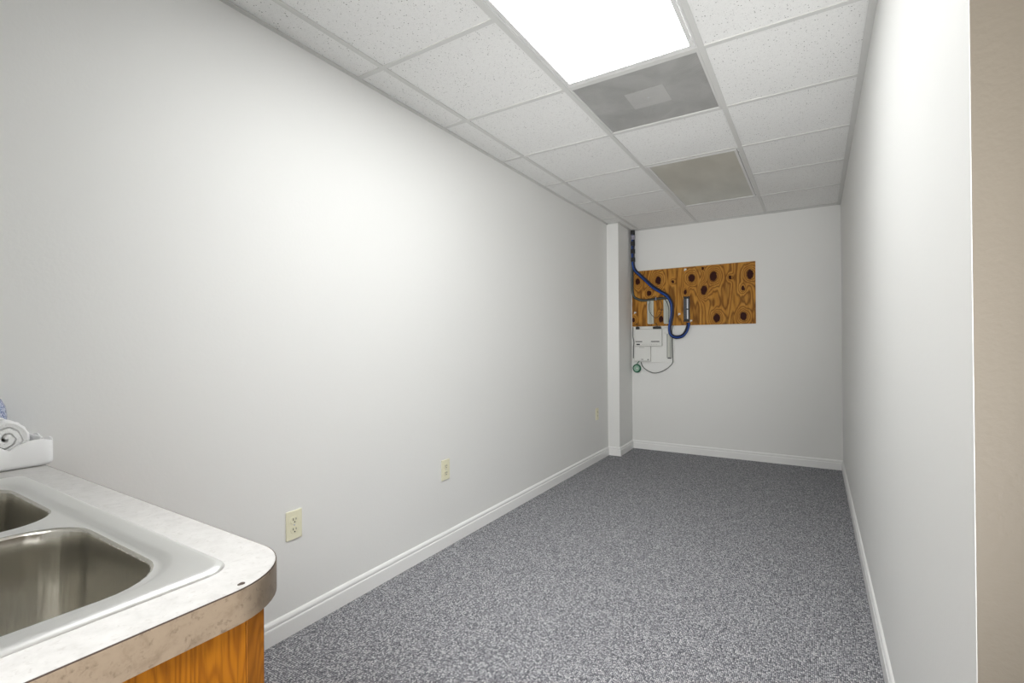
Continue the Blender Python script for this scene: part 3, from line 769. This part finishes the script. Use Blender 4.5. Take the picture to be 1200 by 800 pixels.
for (x, z, l) in ((-1.139, 1.903, 'at its top edge'), (-1.672, 1.478, 'left below the dark cables'), (-1.203, 1.445, 'between blue cables and patch panel'), (-1.086, 1.371, 'under the patch panel corner')):
    c = thing('cable_clip', 'small white cable clip on the plywood, ' + l, 'cable clip', (x, PY, z), 'white cable clips on the plywood')
    bm = B(); box(bm, x - .011, x + .011, PY - 0.008, PY - 0.0004, z - .004, z + .012, 0.002); box(bm, x - .011, x - .004, PY - 0.012, PY - 0.0004, z - .011, z - .003, 0.0015); obj('clip_body', bm, MWHITEP, c)
    bm = B(); cyl(bm, (x + .004, PY - 0.0098, z + .004), 0.0028, 0.002, 'y', 10); obj('nail', bm, MSILV, c)

# white backboard below the plywood
BX0, BX1, BZ0, BZ1 = -1.706, -1.255, 0.940, 1.326
BY = YB - 0.012
bm = B(); box(bm, BX0, BX1, BY, YB - 0.0004, BZ0, BZ1, 0.002)
tag(obj('backboard', bm, MBOARD, None), 'square white backboard on the back wall right below the plywood', 'backboard')
rt = thing('network_router', 'wide white router box at the top of the white backboard', 'router', (-1.52, BY, 1.115))
bm = B(); box(bm, -1.667, -1.377, BY - 0.042, BY - 0.0004, 1.115, 1.296, 0.006); obj('case', bm, MWHITEP, rt, smooth=False)
for (xa, xb) in ((-1.658, -1.585), (-1.490, -1.402)):
    bm = B(); box(bm, xa, xb, BY - 0.0428, BY - 0.0418, 1.159, 1.168); obj('vent_slot', bm, MBLACK, rt)
bm = B(); box(bm, -1.648, -1.610, BY - 0.0432, BY - 0.0418, 1.127, 1.140, 0.001); obj('logo_plate', bm, MBP, rt)
bm = B()
for k in range(9): box(bm, -1.585 + k * .019, -1.577 + k * .019, BY - 0.0428, BY - 0.0418, 1.130, 1.136)
obj('indicator_row', bm, MSTRIP, rt)
bm = B(); box(bm, -1.660, -1.384, BY - 0.0428, BY - 0.0418, 1.146, 1.1472); obj('front_groove', bm, MSTRIP, rt)
md = thing('modem', 'small white modem box directly below the wide router on the backboard', 'modem', (-1.585, BY, 0.954))
bm = B(); box(bm, -1.671, -1.499, BY - 0.050, BY - 0.0004, 0.954, 1.1135, 0.006); obj('case', bm, MWHITEP, md)
bm = B(); box(bm, -1.616, -1.560, BY - 0.0508, BY - 0.0498, 1.097, 1.1025); obj('logo_plate', bm, MSTRIP, md)
bm = B(); box(bm, -1.594, -1.572, BY - 0.0508, BY - 0.0498, 0.969, 0.975); obj('indicator', bm, MBP, md)
bm = B(); box(bm, -1.528, -1.514, BY - 0.0508, BY - 0.0498, 0.966, 0.976); obj('indicator', bm, MBP, md)
st = thing('terminal_strip', 'grey upright terminal strip at the right side of the white backboard', 'terminal strip', (-1.306, BY, 0.985))
bm = B(); box(bm, -1.333, -1.281, BY - 0.020, BY - 0.0004, 0.992, 1.245, 0.002); obj('strip_body', bm, MSTRIP, st)
bm = B(); box(bm, -1.317, -1.299, BY - 0.028, BY - 0.0202, 1.000, 1.240, 0.003); obj('cover_rib', bm, MBLK, st)
bm = B(); box(bm, -1.323, -1.289, BY - 0.022, BY - 0.001, 0.984, 0.9915, 0.001); obj('end_cap', bm, MBP, st)
for (a_, b_, l) in ((-1.655, -1.620, 'small black power adapter above the left end of the router'), (-1.470, -1.385, 'long black power adapter above the right end of the router')):
    ad = thing('power_adapter', l, 'power adapter', ((a_ + b_) / 2, BY, 1.302))
    bm = B(); box(bm, a_, b_, BY - 0.046, BY - 0.0136, 1.2975, 1.322, 0.004); obj('adapter_body', bm, MBP, ad)
    bm = B(); tube(bm, [((a_ + b_) / 2, BY - .03, 1.321), ((a_ + b_) / 2 - .004, BY - .03, 1.345), ((a_ + b_) / 2 - .018, BY - .025, 1.362)], 0.003, 7); obj('cord', bm, MBLACK, ad, smooth=True)
# cords round the backboard
thin('white_cord', 'short white cord curled beside the top right corner of the router', [(-1.368, 1.300, BY - .02), (-1.330, 1.306, BY - .02), (-1.305, 1.283, BY - .02), (-1.318, 1.255, BY - .018), (-1.340, 1.246, BY - .02), (-1.352, 1.262, BY - .02)], 0.0065, MWHITEP)
thin('black_cord', 'black cord running down the left edge of the white backboard', [(-1.689, 1.322, BY - .03), (-1.690, 1.225, BY - .03), (-1.680, 1.160, BY - .03), (-1.6765, 1.105, BY - .055), (-1.678, 1.045, BY - .055), (-1.681, 0.985, BY - .05)], 0.0042, MBLACK)
thin('grey_cord', 'thin dark grey cord sagging below the backboard to the green wire coil',
     [(-1.262, 1.335, BY - .012), (-1.276, 1.285, BY - .014), (-1.274, 1.215, BY - .014), (-1.2735, 1.110, BY - .012), (-1.272, 1.050, BY - .010), (-1.272, 0.985, BY - .010), (-1.277, 0.935, BY - .010), (-1.320, 0.886, BY - .012), (-1.395, 0.842, BY - .008), (-1.475, 0.828, BY - .008), (-1.545, 0.855, BY - .01), (-1.592, 0.898, BY - .015), (-1.603, 0.943, BY - .03)], 0.0042, MGREY)
gc = thing('green_wire_coil', 'small coil of green wire hanging under the modem', 'wire coil', (-1.654, BY, 0.83))
for k, (R, dx, dz, yy) in enumerate(((0.040, 0, 0, .012), (0.043, .002, .001, .020), (0.038, -.001, .002, .027))):
    bm = B(); ring_tube(bm, (-1.654 + dx, BY - yy, 0.873 + dz), R, 0.0045); obj('loop', bm, MGREEN, gc, smooth=True)
for R in (0.031, 0.023, 0.015):
    bm = B(); ring_tube(bm, (-1.654, BY - 0.009, 0.873), R, 0.0046); obj('inner_loop', bm, MPALEG, gc, smooth=True)
bm = B(); tube(bm, [(-1.650, BY - .02, 0.915), (-1.642, BY - .03, 0.930), (-1.628, BY - .035, 0.944), (-1.622, BY - .03, 0.9535)], 0.0045, 7); obj('tail', bm, MGREEN, gc, smooth=True)
